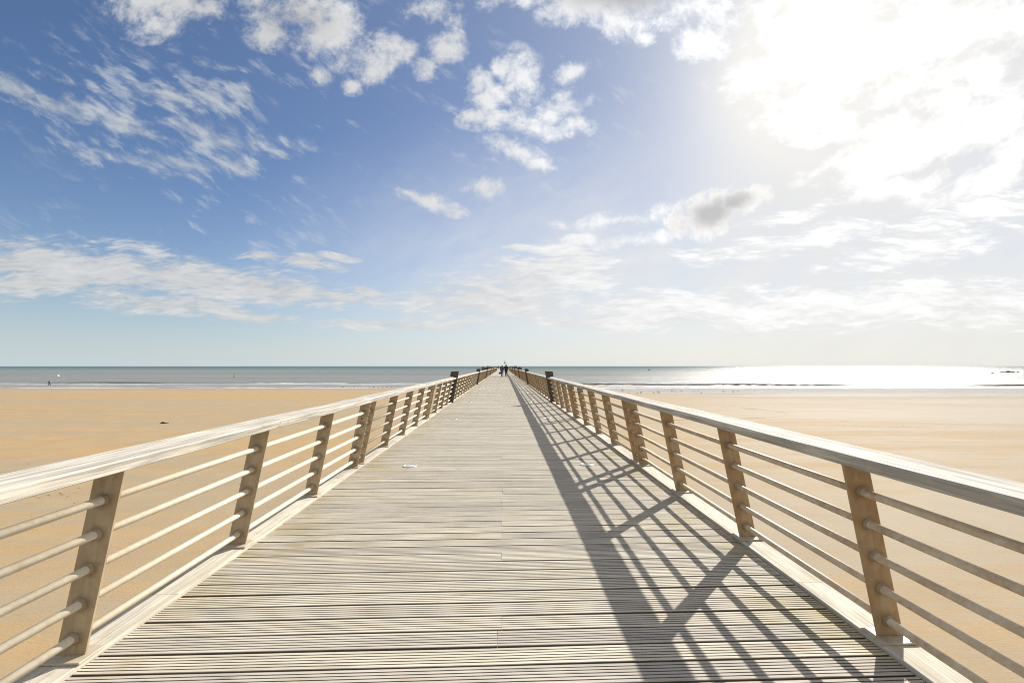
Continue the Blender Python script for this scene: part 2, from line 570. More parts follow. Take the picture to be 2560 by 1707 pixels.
for s in (-1, 1):
    g = Geo()
    y = -3.0
    while y < END:
        y1 = min(END, y + 3.0)
        e = rnd.uniform(-0.003, 0.003)
        g.prism([(s * (2.033 + e), -0.16), (s * (2.033 + e), 0.017), (s * (2.036 + e), 0.020), (s * 2.262, 0.020), (s * 2.27, 0.012), (s * 2.27, -0.16)],
                y + 0.0015, y1 - 0.0015, 1)
        y = y1
    g.build('kerb_beam', M['kerb_wood'], pier)
for x in (-1.9, -0.65, 0.65, 1.9):
    g = Geo()
    g.box((x - 0.09, -3, -0.42), (x + 0.09, END, -0.035))
    g.build('girder', M['dark_timber'], pier)
for k in range(9):
    for s in (-1, 1):
        yy = 0.8 + 18 * k
        g = Geo()
        g.lathe([(0.16, -6.5), (0.16, -3.0), (0.15, -0.42)], lambda u, v, w, s=s, yy=yy: (s * 1.9 + u, yy + v, w), 14)
        g.build('pile', M['dark_timber'], pier, True)
    g = Geo()
    g.box((-2.2, yy - 0.12, -0.66), (2.2, yy + 0.12, -0.423))
    g.build('cross_beam', M['dark_timber'], pier)

# ------------------------------------------------------------------ railing panels
def xi(z):
    return XI_B + (XI_T - XI_B) * (z - BASEZ) / (TOPZ - BASEZ)


def post_geo(g, s, y):
    th = 0.014
    g.prism([(s * xi(BASEZ), BASEZ - 0.001), (s * (xi(BASEZ) + PW), BASEZ - 0.001), (s * (xi(TOPZ) + PW), TOPZ + 0.004), (s * xi(TOPZ), TOPZ + 0.004)],
            y - th / 2, y + th / 2)


def plate_geo(g, s, y):
    g.prism([(s * 2.022, 0.0215), (s * 2.022, 0.033), (s * 2.222, 0.033), (s * 2.222, 0.0215)], y - 0.075, y + 0.075)


def tube_geo(g, s, z, segs=14, plain_=False):
    xc = xi(z) + PW * 0.5
    prof = [(TR, 0.02)]
    prof += [(TR, PITCH - 0.02)]
    prof = [p_ for p_ in prof if 0.01 < p_[1] < PITCH - 0.005]
    prof.sort(key=lambda p_: p_[1])
    g.lathe(prof, lambda u, v, w: (s * xc + u, w, z + v), segs)


def handrail_poly(s):
    pts = [(1.868, 0.952), (1.860, 0.957), (1.846, 1.008), (1.853, 1.017), (2.045, 1.031), (2.055, 1.022), (2.057, 0.976), (2.046, 0.962)]
    return [(s * a, b_) for a, b_ in pts]


def rail_off(k):
    return lambda y: (0.002 * math.sin(y * 1.3 + k), 0.0022 * math.sin(y * 1.7 + k * 2))


def full_panel(s):
    root = empty('railing_panel')
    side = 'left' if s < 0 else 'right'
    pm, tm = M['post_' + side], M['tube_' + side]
    J = 3.15                                          # the butt joint in the handrail
    g = Geo()
    g.prism(handrail_poly(s), 0.0, J - 0.002, 10, rail_off(1.0))
    g.build('handrail', M['rail_wood'], root)
    g = Geo()
    g.prism(handrail_poly(s), J + 0.002, PITCH - 0.003, 10, rail_off(1.4))
    g.build('handrail', M['rail_wood'], root)
    for i, q in enumerate(POSTS):
        g = Geo()
        post_geo(g, s, q)
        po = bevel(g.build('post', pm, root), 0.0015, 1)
        g = Geo()
        plate_geo(g, s, q)
        bevel(g.build('base_plate', M['plate'], po), 0.002, 1)
        for z in TUBES:
            xc = xi(z) + PW * 0.5
            g = Geo()
            g.lathe([(TR + 0.0008, q - 0.024), (TR + 0.004, q - 0.021), (TR + 0.0045, q - 0.016), (TR + 0.0095, q - 0.014), (TR + 0.010, q - 0.0075),
                     (TR + 0.010, q + 0.0075), (TR + 0.0095, q + 0.014), (TR + 0.0045, q + 0.016), (TR + 0.004, q + 0.021), (TR + 0.0008, q + 0.024)],
                    lambda u, v, w, xc=xc, z=z: (s * xc + u, w, z + v), 14)
            g.build('collar', M['collar'], po, True)
        for dy in (-0.05, 0.05):
            g = Geo()
            g.lathe([(0.011, 0.033), (0.011, 0.043), (0.006, 0.046)], lambda u, v, w, q=q, dy=dy: (s * 2.203 + u, q + dy + v, w), 6)
            g.build('bolt', M['plate'], po)
        if i in (0, 4):
            for z in (0.235, 0.725):
                sg = -1 if i == 0 else 1
                xc = xi(z) + PW * 0.55
                g = Geo()
                g.lathe([(0.0135, q - 0.016), (0.0135, q + 0.016)], lambda u, v, w, xc=xc, z=z: (s * xc + u, w, z + v), 6)
                g.build('bolt', M['bolt'], po)
    for z in TUBES:
        g = Geo()
        tube_geo(g, s, z)
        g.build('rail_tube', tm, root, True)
    return root


def far_panel(s):
    side = 'left' if s < 0 else 'right'
    g = Geo()
    mi = []

    def mark(k):
        mi.extend([k] * (len(g.f) - len(mi)))
    g.prism(handrail_poly(s), 0.0, PITCH - 0.003, 1)
    mark(0)
    for q in POSTS:
        post_geo(g, s, q)
        mark(1)
        plate_geo(g, s, q)
        mark(2)
    for z in TUBES:
        tube_geo(g, s, z, 6, True)
        mark(3)
    o = g.build('railing_panel', [M['rail_wood'], M['post_' + side], M['plate'], M['tube_' + side]])
    for f_, k in zip(o.data.polygons, mi):
        f_.material_index = k
    return o


ORD = ['first', 'second', 'third', 'fourth', 'fifth', 'sixth', 'seventh', 'eighth', 'ninth', 'tenth']
NEAR = 10
for s, side in ((-1, 'left'), (1, 'right')):
    fp, ff = full_panel(s), far_panel(s)
    n = int(round((END - Y0) / PITCH))
    look = 'cream tubed steel' if s < 0 else 'rust stained brown steel'
    for k in range(n):
        yy = Y0 + PITCH * k
        if k < NEAR:
            o = fp if k == 0 else copy_tree(fp)
            if k == 0:
                lab = f'{look} railing panel with timber handrail, nearest on the {side}'
            elif k < 3:
                lab = f'{ORD[k]} railing panel from the viewer along the {side}'
            elif k < 6:
                lab = f'{ORD[k]} railing panel from the viewer along the {side}'
            else:
                lab = f'{ORD[k]} railing panel from the viewer along the {side}'
            tag(o, lab, 'railing', f'railing panels along the {side} of the pier')
        else:
            o = ff if k == NEAR else copy_tree(ff)
            tag(o, f'far brown railing panel on the {side} side of the pier, past the walking couple', 'railing',
                f'far railing panels on the {side} of the pier')
        o.location = (0, yy, 0)

# dark flag-topped posts every third panel
DK = {}
for s, side in ((-1, 'left'), (1, 'right')):
    root = empty('dark_post')
    g = Geo()
    def dx(z):
        return 1.985 - 0.235 * z / 1.27
    poly = [(dx(0.002), 0.002), (dx(0.002) + 0.19, 0.002), (dx(1.07) + 0.19, 1.05), (dx(1.05) + 0.30, 1.052), (dx(1.08) + 0.318, 1.07),
            (dx(1.22) + 0.325, 1.225), (dx(1.25) + 0.31, 1.25), (dx(1.27) + 0.29, 1.262), (dx(1.27), 1.275)]
    g.prism([(s * a, b_) for a, b_ in poly], -0.04, 0.04)
    bevel(g.build('post_plate', M['dark_post'], root), 0.004, 1)
    g = Geo()
    g.prism([(s * 1.95, 0.003), (s * 1.95, 0.012), (s * 2.03, 0.012), (s * 2.03, 0.003)], -0.11, 0.11)
    g.build('foot_plate', M['dark_post'], root)
    for k in range(8):
        o = root if k == 0 else copy_tree(root)
        if k < 3:
            lab = f'{["nearest", "second", "third"][k]} dark brown flag-topped post standing at the {side} railing'
        else:
            lab = f'far dark flag-topped post at the {side} railing, beyond the walking couple'
        o.location = (0, Y0 + PITCH * (3 + 3 * k) - 0.21, 0)
        tag(o, lab, 'post', f'dark posts along the {side} railing')

# lamps let into the deck
dl = empty('deck_light')
g = Geo()
g.lathe([(0.100, -0.01), (0.100, 0.005), (0.096, 0.008), (0.084, 0.008), (0.083, 0.003)], lambda u, v, w: (u, v, w), 28)
g.build('ring', M['ring'], dl, True)
g = Geo()
g.lathe([(0.083, 0.002), (0.078, 0.006), (0.05, 0.0075), (0.02, 0.008), (0.003, 0.008)], lambda u, v, w: (u, v, w), 28)
g.build('lens', M['lens'], dl, True)
first = True
for k in range(6):
    for x, side in ((-1.34, 'left'), (1.30, 'right')):
        o = dl if first else copy_tree(dl)
        first = False
        o.location = (x, 6.8 + 6 * k, 0.002)
        if k == 0:
            lab = 'nearest round white lamp let into the deck, ' + ('on the sunlit left side' if x < 0 else 'among the railing shadows on the right')
        else:
            lab = f'{ORD[k]} round white lamp in the deck, counting from the viewer along the {side}'
        tag(o, lab, 'deck light', 'round lamps let into the deck')

# ------------------------------------------------------------------ the wide jetty at the pier's end
jet = empty('jetty', (0, END, 0))
tag(jet, 'wide jetty with dark parapets at the far end of the pier', 'jetty')
JX0, JX1, JL = -7.0, 6.1, 200.0
g = Geo()
k = 0
while k * 0.3 < JL:
    g.box((JX0, k * 0.3 + 0.004, -0.12), (JX1, k * 0.3 + 0.296, -rnd.uniform(0.0, 0.004)))
    k += 1
g.build('jetty_deck', M['deck_wood'], jet)
for x in (JX0, JX1):
    g = Geo()
    g.box((x - 0.12, 0.25, -0.6), (x + 0.12, JL, 0.93))
    g.build('parapet', M['parapet'], jet)
    g = Geo()
    g.box((x - 0.16, 0.24, 0.933), (x + 0.16, JL, 1.0))
    g.build('coping', M['dark_post'], jet)
for x0, x1 in ((JX0 - 0.12, -2.3), (2.3, JX1 + 0.12)):
    g = Geo()
    g.box((x0, 0.0, -0.6), (x1, 0.245, 0.93))
    g.build('parapet', M['parapet'], jet)
    g = Geo()
    g.box((x0 - 0.04, -0.03, 0.933), (x1, 0.235, 1.0))
    g.build('coping', M['dark_post'], jet)
for i in range(12):
    for x in (JX0 + 0.4, JX1 - 0.4):
        g = Geo()
        g.lathe([(0.25, -8.5), (0.25, -0.12)], lambda u, v, w, x=x, i=i: (x + u, 4 + i * 17 + v, w), 12)
        g.build('pile', M['dark_timber'], jet, True)
for x, yy, lab in ((JX0 + 0.5, 0.05, 'small dark board standing on the left front corner of the jetty parapet'),
                   (JX1 - 0.6, 0.05, 'small dark board standing on the right front corner of the jetty parapet')):
    root = empty('notice_board', (x, END + yy, 1.0))
    g = Geo()
    g.box((-0.26, -0.02, 0.06), (0.26, 0.02, 0.33))
    bevel(g.build('board', M['dark_post'], root), 0.008, 1)
    g = Geo()
    g.box((-0.22, -0.03, 0.0), (-0.16, 0.03, 0.058))
    g.build('leg', M['dark_post'], root)
    g = Geo()
    g.box((0.16, -0.03, 0.0), (0.22, 0.03, 0.058))
    g.build('leg', M['dark_post'], root)
    tag(root, lab, 'sign')

# harbour light at the end
bx = (1262.3 - 1258) / F * 342 + CAM.x
bc = empty('harbour_light', (bx, 342, 0))
tag(bc, 'slim white harbour light with black conical lantern and spire at the end of the jetty', 'beacon')
g = Geo()
g.lathe([(0.55, 0.0), (0.55, 0.25), (0.24, 0.32), (0.21, 3.4), (0.30, 3.46), (0.30, 3.55)], lambda u, v, w: (u, v, w), 16)
g.build('column', plain('white_paint', (0.78, 0.78, 0.76), 0.5), bc, True)
M['black'] = plain('black_paint', (0.02, 0.02, 0.022), 0.45)
g = Geo()
g.lathe([(0.36, 3.55), (0.52, 3.62), (0.52, 4.05), (0.40, 4.2), (0.22, 4.7), (0.12, 5.0), (0.09, 5.2)], lambda u, v, w: (u, v, w), 16)
g.build('lantern', M['black'], bc, True)
g = Geo()
g.lathe([(0.08, 5.2), (0.10, 5.4), (0.07, 6.2), (0.05, 6.7), (0.02, 6.9)], lambda u, v, w: (u, v, w), 8)
g.build('spire', M['black'], bc, True)

# ------------------------------------------------------------------ people
SKIN = plain('skin', (0.45, 0.27, 0.19), 0.55, 0, 0.05)
HAIRD = plain('dark_hair', (0.03, 0.025, 0.02), 0.6)
HAIRG = plain('grey_brown_hair', (0.13, 0.10, 0.08), 0.6)
NAVY = plain('navy_jacket', (0.035, 0.055, 0.125), 0.7)
BLACK = plain('black_jacket', (0.014, 0.014, 0.017), 0.75)
JEANS = plain('pale_blue_jeans', (0.38, 0.46, 0.62), 0.8)
BROWN = plain('dark_brown_trousers', (0.045, 0.03, 0.027), 0.8)
SHOE = plain('dark_shoe', (0.03, 0.028, 0.028), 0.6)
WET = plain('black_wetsuit', (0.012, 0.012, 0.014), 0.45)
MAROON = plain('maroon_coat', (0.10, 0.03, 0.04), 0.75)
WHITE = plain('white_cloth', (0.75, 0.74, 0.72), 0.7)


def person_mesh(P, regions_mat, fingers=True):
    """P: joints name -> (pos, radius, region); one continuous skinned body"""
    order = list(P)
    idx = {n_: i for i, n_ in enumerate(order)}
    edges = [('pelvis', 'spine'), ('spine', 'chest'), ('chest', 'neck'), ('neck', 'head1'), ('head1', 'head2'), ('head2', 'head3')]
    for q in 'LR':
        edges += [('chest', 'sh' + q), ('sh' + q, 'el' + q), ('el' + q, 'wr' + q), ('wr' + q, 'pa' + q),
                  ('pelvis', 'hip' + q), ('hip' + q, 'kn' + q), ('kn' + q, 'an' + q), ('an' + q, 'to' + q)]
    me = bpy.data.meshes.new('body')
    me.from_pydata([P[n_][0] for n_ in order], [(idx[a], idx[c]) for a, c in edges], [])
    o = bpy.data.objects.new('body', me)
    C.objects.link(o)
    sk = o.modifiers.new('skin', 'SKIN')
    for i, n_ in enumerate(order):
        r_ = P[n_][1]
        k_ = 1.0 if P[n_][2] == 'head' or n_[:2] in ('wr', 'pa', 'ne') else 1.22
        rr = tuple(k_ * q for q in (r_ if isinstance(r_, tuple) else (r_, r_)))
        me.skin_vertices[0].data[i].radius = rr
        me.skin_vertices[0].data[i].use_root = (n_ == 'pelvis')
    ss = o.modifiers.new('sub', 'SUBSURF')
    ss.levels = ss.render_levels = 2
    dg = bpy.context.evaluated_depsgraph_get()
    dg.update()
    ev = bpy.data.meshes.new_from_object(o.evaluated_get(dg))
    bpy.data.objects.remove(o)
    bm = bmesh.new()
    bm.from_mesh(ev)
    segs = [(Vector(P[a][0]), Vector(P[c][0]), P[c][2]) for a, c in edges]
    mats, mi = [], {}
    for reg, mm in regions_mat.items():
        mi[reg] = len(mats)
        mats.append(mm)
    head = Vector(P['head2'][0])
    fw = P.get('_fw')
    for f_ in bm.faces:
        c = f_.calc_center_median()
        best, reg = 1e9, 'top'
        for a, d, rg_ in segs:
            ab = d - a
            tt = max(0, min(1, (c - a).dot(ab) / max(1e-9, ab.length_squared)))
            dd = (c - (a + ab * tt)).length
            if dd < best:
                best, reg = dd, rg_
        if reg == 'head':
            rel = c - head
            reg = 'hair' if (rel.y < 0.03 and rel.z > -0.07) or rel.z > 0.05 else 'skin'
        f_.material_index = mi[reg]
        f_.smooth = True
    # hands: four fingers and a thumb each, nose and ears
    def tubechain(pts, rad, reg):
        ring = []
        for i_, q_ in enumerate(pts):
            d = (Vector(pts[min(i_ + 1, len(pts) - 1)]) - Vector(pts[max(i_ - 1, 0)])).normalized()
            a = d.orthogonal().normalized()
            b2 = d.cross(a)
            ring.append([bm.verts.new(Vector(q_) + rad[i_] * (math.cos(th) * a + math.sin(th) * b2)) for th in [k_ * math.pi / 3 for k_ in range(6)]])
        for i_ in range(len(ring) - 1):
            for k_ in range(6):
                f2 = bm.faces.new((ring[i_][k_], ring[i_][(k_ + 1) % 6], ring[i_ + 1][(k_ + 1) % 6], ring[i_ + 1][k_]))
                f2.material_index = mi[reg]
                f2.smooth = True
        for rr_ in (ring[0][::-1], ring[-1]):
            bm.faces.new(rr_).material_index = mi[reg]
    if fingers:
        for q in 'LR':
            w_, p_ = Vector(P['wr' + q][0]), Vector(P['pa' + q][0])
            d = (p_ - w_).normalized()
            side = d.cross(Vector((1, 0, 0))).normalized()
            sx = -1 if q == 'L' else 1
            curl = Vector((-sx, 0, 0))
            for k_, ln in enumerate((0.075, 0.085, 0.08, 0.06)):
                st = p_ + side * (0.03 - 0.02 * k_)
                tubechain([st, st + d * ln * 0.5, st + d * ln * 0.85 + curl * 0.015, st + d * ln + curl * 0.035], [0.010, 0.009, 0.008, 0.006], 'skin')
            st = w_ + (p_ - w_) * 0.5 + side * 0.035
            tubechain([st, st + side * 0.025 + d * 0.03, st + side * 0.03 + d * 0.06], [0.011, 0.010, 0.007], 'skin')
        h2 = Vector(P['head2'][0])
        tubechain([h2 + Vector((0, 0.085, 0.0)), h2 + Vector((0, 0.118, -0.03)), h2 + Vector((0, 0.095, -0.045))], [0.012, 0.016, 0.012], 'skin')
        for sx in (-1, 1):
            e_ = h2 + Vector((sx * 0.088, 0.0, -0.03))
            tubechain([e_ + Vector((0, 0, -0.03)), e_ + Vector((sx * 0.012, -0.008, 0)), e_ + Vector((0, -0.005, 0.03))], [0.01, 0.017, 0.012], 'skin')
    bm.to_mesh(ev)
    bm.free()
    ev.materials.clear()
    for mm in mats:
        ev.materials.append(mm)
    return ev


def joints(step=0.18, arm=(0.0, 0.0), long_coat=False, wide=1.0, elbow=None, stand=False, bend=None):
    hipreg = 'top' if long_coat else 'legs'
    P = {
        'pelvis': ((0, 0, 0.96), (0.165 * wide, 0.125), 'top' if long_coat else 'legs'),
        'spine': ((0, 0.01, 1.14), (0.16 * wide, 0.125), 'top'),
        'chest': ((0, 0.0, 1.34), (0.175 * wide, 0.135), 'top'),
        'neck': ((0, 0.015, 1.50), 0.062, 'top'),
        'head1': ((0, 0.03, 1.575), 0.078, 'head'),
        'head2': ((0, 0.025, 1.655), 0.098, 'head'),
        'head3': ((0, 0.015, 1.725), 0.062, 'head'),
    }
    for q, sx in (('L', -1), ('R', 1)):
        a = arm[0] if sx < 0 else arm[1]
        P['sh' + q] = ((sx * 0.19 * wide, 0, 1.415), 0.078, 'top')
        P['el' + q] = ((sx * 0.25 * wide, -0.03 + a * 0.6, 1.14), 0.058, 'top')
        P['wr' + q] = ((sx * 0.26 * wide, 0.03 + a, 0.91), 0.04, 'top')
        P['pa' + q] = ((sx * 0.26 * wide, 0.05 + a * 1.1, 0.835), (0.025, 0.036), 'skin')
        if elbow and elbow.get(q):
            P['el' + q], P['wr' + q], P['pa' + q] = [(v_, r_, g_) for v_, r_, g_ in zip(elbow[q], (0.058, 0.04, 0.032), ('top', 'top', 'skin'))]
        st = step * (1 if sx < 0 else -1)
        P['hip' + q] = ((sx * 0.095, 0, 0.86), 0.105, hipreg)
        P['kn' + q] = ((sx * 0.10, st * 0.5 + 0.04, 0.49), 0.07, 'legs')
        P['an' + q] = ((sx * 0.105, st, 0.085 if st >= 0 else 0.11), 0.048, 'legs')
        P['to' + q] = ((sx * 0.115, st + 0.16, 0.035), 0.04, 'shoe')
        if bend and bend.get(q):
            P['kn' + q], P['an' + q], P['to' + q] = [(v_, r_, g_) for v_, r_, g_ in zip(bend[q], (0.07, 0.048, 0.04), ('legs', 'legs', 'shoe'))]
    return P


def put_person(mesh, label, loc, rz, h, group=None):
    o = bpy.data.objects.new('person', mesh)
    C.objects.link(o)
    o.location = loc
    o.rotation_euler.z = rz
    o.scale = (h / 1.78,) * 3
    tag(o, label, 'person', group)
    return o


# the couple walking away
W_ = person_mesh(joints(0.10, (0.02, 0.0), True, 1.08, {'R': ((0.27, -0.02, 1.14), (0.30, 0.14, 1.02), (0.31, 0.2, 0.99))}),
                 {'top': NAVY, 'legs': JEANS, 'skin': SKIN, 'hair': HAIRG, 'shoe': SHOE})
M_ = person_mesh(joints(-0.09, (0.05, 0.0), True, 1.12, {'R': ((0.29, -0.05, 1.14), (0.27, 0.12, 1.0), (0.24, 0.2, 0.99))}),
                 {'top': BLACK, 'legs': BROWN, 'skin': SKIN, 'hair': HAIRD, 'shoe': SHOE})
YC = 61.5
wpos = at(1255.3, 942.3, 0.0)
mpos = at(1265.3, 942.0, 0.0)
wo = put_person(W_, 'person in navy jacket and pale blue jeans walking away, dark bag in left hand', wpos, -YAW, 1.67)
mo = put_person(M_, 'person in black jacket and dark brown trousers walking beside the navy jacketed one', mpos, -YAW, 1.76)
bag = empty('handbag', wo.location + Vector((-0.30, 0.05, 0.40)), -YAW)
tag(bag, 'dark handbag hanging from the hand of the walker in the navy jacket', 'bag')
g = Geo()
g.prism([(-0.17, 0.0), (0.17, 0.0), (0.15, 0.25), (-0.12, 0.27)], -0.06, 0.06)
bevel(g.build('bag_body', BLACK, bag), 0.02, 2)
g = Geo()
pts = [(-0.09 + 0.18 * i / 8, 0.255 + 0.15 * math.sin(math.pi * i / 8)) for i in range(9)]
for (a, c), (d, e) in zip(pts, pts[1:]):
    g.add([(a, -0.012, c), (d, -0.012, e), (d, 0.012, e), (a, 0.012, c), (a, -0.012, c + 0.018), (d, -0.012, e + 0.018), (d, 0.012, e + 0.018), (a, 0.012, c + 0.018)],
          [(0, 1, 2, 3), (4, 5, 6, 7), (0, 1, 5, 4), (3, 2, 6, 7)])
g.build('handle', BLACK, bag)
g = Geo()
g.prism([(-0.09, 0), (0.09, 0), (0.085, 0.13), (-0.085, 0.13)], -0.012, 0.012)
pk = bevel(g.build('paper_parcel', WHITE), 0.006, 1)
pk.location = mo.location + Vector((0.24, 0.1, 0.95))
pk.rotation_euler = (0, R(25), 0)
tag(pk, 'small white packet held at the right hip of the walker in black', 'packet')

# lone figure at the left of the far jetty
S_ = person_mesh(joints(0.12, (0.1, -0.1), True, 1.0), {'top': MAROON, 'legs': BROWN, 'skin': SKIN, 'hair': HAIRD, 'shoe': SHOE}, False)
put_person(S_, 'person in dark maroon coat walking alone near the left side of the far jetty', (CAM.x + (1245.6 - 1258) / F * 196, 196, 0), 0.0, 1.75)
S2 = person_mesh(joints(0.1, (0.1, -0.1), True, 1.0), {'top': NAVY, 'legs': JEANS, 'skin': SKIN, 'hair': HAIRG, 'shoe': SHOE}, False)
put_person(S2, 'distant person in blue clothes on the far jetty, just left of the walking couple', (CAM.x + (1250.2 - 1258) / F * 250, 250, 0), 0.0, 1.72)
# people along the parapets of the jetty
T_ = person_mesh(joints(0.03, (0.1, 0.1), True, 1.1), {'top': BLACK, 'legs': BROWN, 'skin': SKIN, 'hair': HAIRD, 'shoe': SHOE}, False)
T2 = person_mesh(joints(0.02, (0.15, 0.05), True, 1.05), {'top': NAVY, 'legs': BROWN, 'skin': SKIN, 'hair': HAIRD, 'shoe': SHOE}, False)
for i, (px, h) in enumerate(((1217.4, 1.66), (1219.6, 1.80), (1221.0, 1.74), (1223.6, 1.62), (1226.2, 1.79), (1228.4, 1.70), (1230.6, 1.72), (1233.0, 1.68), (1236.0, 1.72), (1240.2, 1.7))):
    yy = -(JX0 + 0.75) * F / (1258 - px)
    put_person((T_, T2)[i % 2], 'dark silhouetted person standing at the left parapet of the far jetty', (CAM.x + JX0 + 0.75, yy, 0), R(70 + 40 * rnd.random()), h, 'people at the left parapet of the jetty')
for i, (px, h) in enumerate(((1291.0, 1.74), (1289.2, 1.80), (1286.6, 1.80), (1284.2, 1.68), (1281.6, 1.66), (1279.4, 1.62), (1276.6, 1.7))):
    yy = (JX1 - 0.75) * F / (px - 1258)
    put_person((T_, T2)[i % 2], 'dark silhouetted person standing at the right parapet of the far jetty', (CAM.x + JX1 - 0.75, yy, 0), R(-70 - 40 * rnd.random()), h, 'people at the right parapet of the jetty')
# runner in the shallows
RU = person_mesh(joints(0.2, (0.2, -0.2), False, 1.35,
                        {'L': ((-0.32, -0.12, 1.2), (-0.42, 0.05, 1.05), (-0.44, 0.12, 1.02)), 'R': ((0.30, -0.16, 1.2), (0.36, 0.02, 1.1), (0.36, 0.1, 1.12))}, False,
                        {'L': ((-0.1, 0.28, 0.62), (-0.1, 0.2, 0.2), (-0.1, 0.34, 0.16)), 'R': ((0.1, -0.06, 0.47), (0.1, -0.30, 0.14), (0.1, -0.22, 0.03))}),
                 {'top': WET, 'legs': WET, 'skin': SKIN, 'hair': HAIRD, 'shoe': SKIN})
rp = at(123.0, 965.0, SEA)
put_person(RU, 'person in black wetsuit running through the shallow water on the left', rp + Vector((0, 0, -0.05)), R(-60), 1.80)

# ------------------------------------------------------------------ birds, buoys, boat
BIRD = plain('dark_plumage', (0.06, 0.055, 0.05), 0.7)
BIRDG = plain('grey_plumage', (0.16, 0.155, 0.15), 0.7)


def bird_mesh(mat, mat2):
    o = empty('shore_bird')
    g = Geo()
    g.ball((0, 0, 0.20), (0.085, 0.20, 0.085), 10, 8, Matrix.Rotation(R(12), 3, 'X'))
    g.ball((0, 0.19, 0.30), (0.05, 0.06, 0.05), 10, 8)
    g.ball((0, 0.14, 0.25), (0.042, 0.05, 0.075), 10, 8, Matrix.Rotation(R(-35), 3, 'X'))
    g.add([(-0.03, -0.15, 0.2), (0.03, -0.15, 0.2), (0.025, -0.31, 0.155), (-0.025, -0.31, 0.155), (-0.03, -0.15, 0.17), (0.03, -0.15, 0.17), (0.025, -0.31, 0.145), (-0.025, -0.31, 0.145)],
          [(0, 1, 2, 3), (4, 5, 6, 7), (2, 3, 7, 6), (0, 3, 7, 4), (1, 2, 6, 5)])
    g.build('bird_body', mat, o, True)
    g = Geo()
    g.lathe([(0.012, 0.23), (0.009, 0.27), (0.003, 0.31)], lambda u, v, w: (u, w, 0.295 + v), 6)
    g.build('beak', M['bolt'], o)
    for sx in (-0.035, 0.035):
        g = Geo()
        g.lathe([(0.008, -0.01), (0.008, 0.14)], lambda u, v, w, sx=sx: (sx + u, v, w), 5)
        g.build('leg', M['bolt'], o)
    return o


birdA = bird_mesh(BIRD, BIRDG)
birdB = bird_mesh(BIRDG, BIRD)
used = set()
for grp, lab, sp, k39 in (
    ('birds on the wet sand to the right', 'small dark bird standing on the shining wet sand right of the pier',
     [(800, 243), (806, 241), (856, 260), (919, 262), (947, 261), (1048, 262), (1076, 251), (1090, 259), (1190, 246), (1196, 243), (1220, 254), (1266, 247), (1362, 250), (1400, 245), (1421, 262), (1595, 250), (1672, 254), (1710, 250), (1838, 244)], 0),
    ('birds along the water edge to the left', 'small dark bird standing by the water edge left of the pier',
     [(990, 217), (1120, 219), (1210, 218), (1242, 219), (1262, 217), (1292, 219), (1330, 219), (1362, 218), (1398, 219), (1432, 220), (1462, 219), (1500, 218)], 1)):
    for i, (qx, qy) in enumerate(sp):
        base = birdA if i % 3 else birdB
        if base.name in used:
            o = copy_tree(base)
        else:
            used.add(base.name)
            o = base
        px = (1300 if k39 == 0 else 500) + qx / 3.136
        py = 900 + qy / 3.136
        q = at(px, py, SEA + 0.02)
        o.location = q
        o.rotation_euler.z = rnd.uniform(0, 6.28)
        o.scale = (rnd.uniform(0.8, 1.1),) * 3
        tag(o, lab, 'bird', grp)


def buoy(px, py, label, mat, size=1.0, mast=False):
    q = at(px, py, SEA)
    root = empty('buoy', q)
    g = Geo()
    g.lathe([(0.15, -0.3), (0.45, -0.1), (0.55, 0.15), (0.45, 0.42), (0.18, 0.6), (0.08, 0.66)], lambda u, v, w: (u * size, v * size, w * size), 14)
    g.build('float', mat, root, True)
    if mast:
        g = Geo()
        g.lathe([(0.05, 0.66), (0.05, 1.7), (0.03, 1.75)], lambda u, v, w: (u * size, v * size, w * size), 8)
        g.build('mast', M['black'], root, True)
        g = Geo()
        g.ball((0, 0, 1.8 * size), (0.22 * size, 0.22 * size, 0.16 * size), 10, 6)
        g.build('topmark', M['bolt'], root, True)
    tag(root, label, 'buoy')


BWH = plain('white_buoy', (0.8, 0.79, 0.74), 0.4)
BYE = plain('dull_yellow_buoy', (0.30, 0.24, 0.06), 0.5)
DKB = plain('dark_float', (0.05, 0.04, 0.04), 0.5)
buoy(144.5, 940.5, 'round white buoy floating offshore above the runner', BWH, 1.3)
buoy(586.5, 942.5, 'dull dark buoy with topmark floating offshore left of the pier', BYE, 1.1, True)
buoy(1622.7, 925.5, 'small dark buoy with a mast floating far off right of the pier', DKB, 2.2, True)
buoy(2276.0, 931.0, 'tiny dark float on the dazzling water, left of the dark raft', DKB, 1.1)
buoy(2481.0, 933.0, 'tiny dark float on the water just left of the boat', DKB, 1.5)
buoy(2545.0, 931.0, 'tiny dark float on the water right of the boat', DKB, 1.5)

HULL = plain('dark_hull', (0.03, 0.03, 0.038), 0.4)


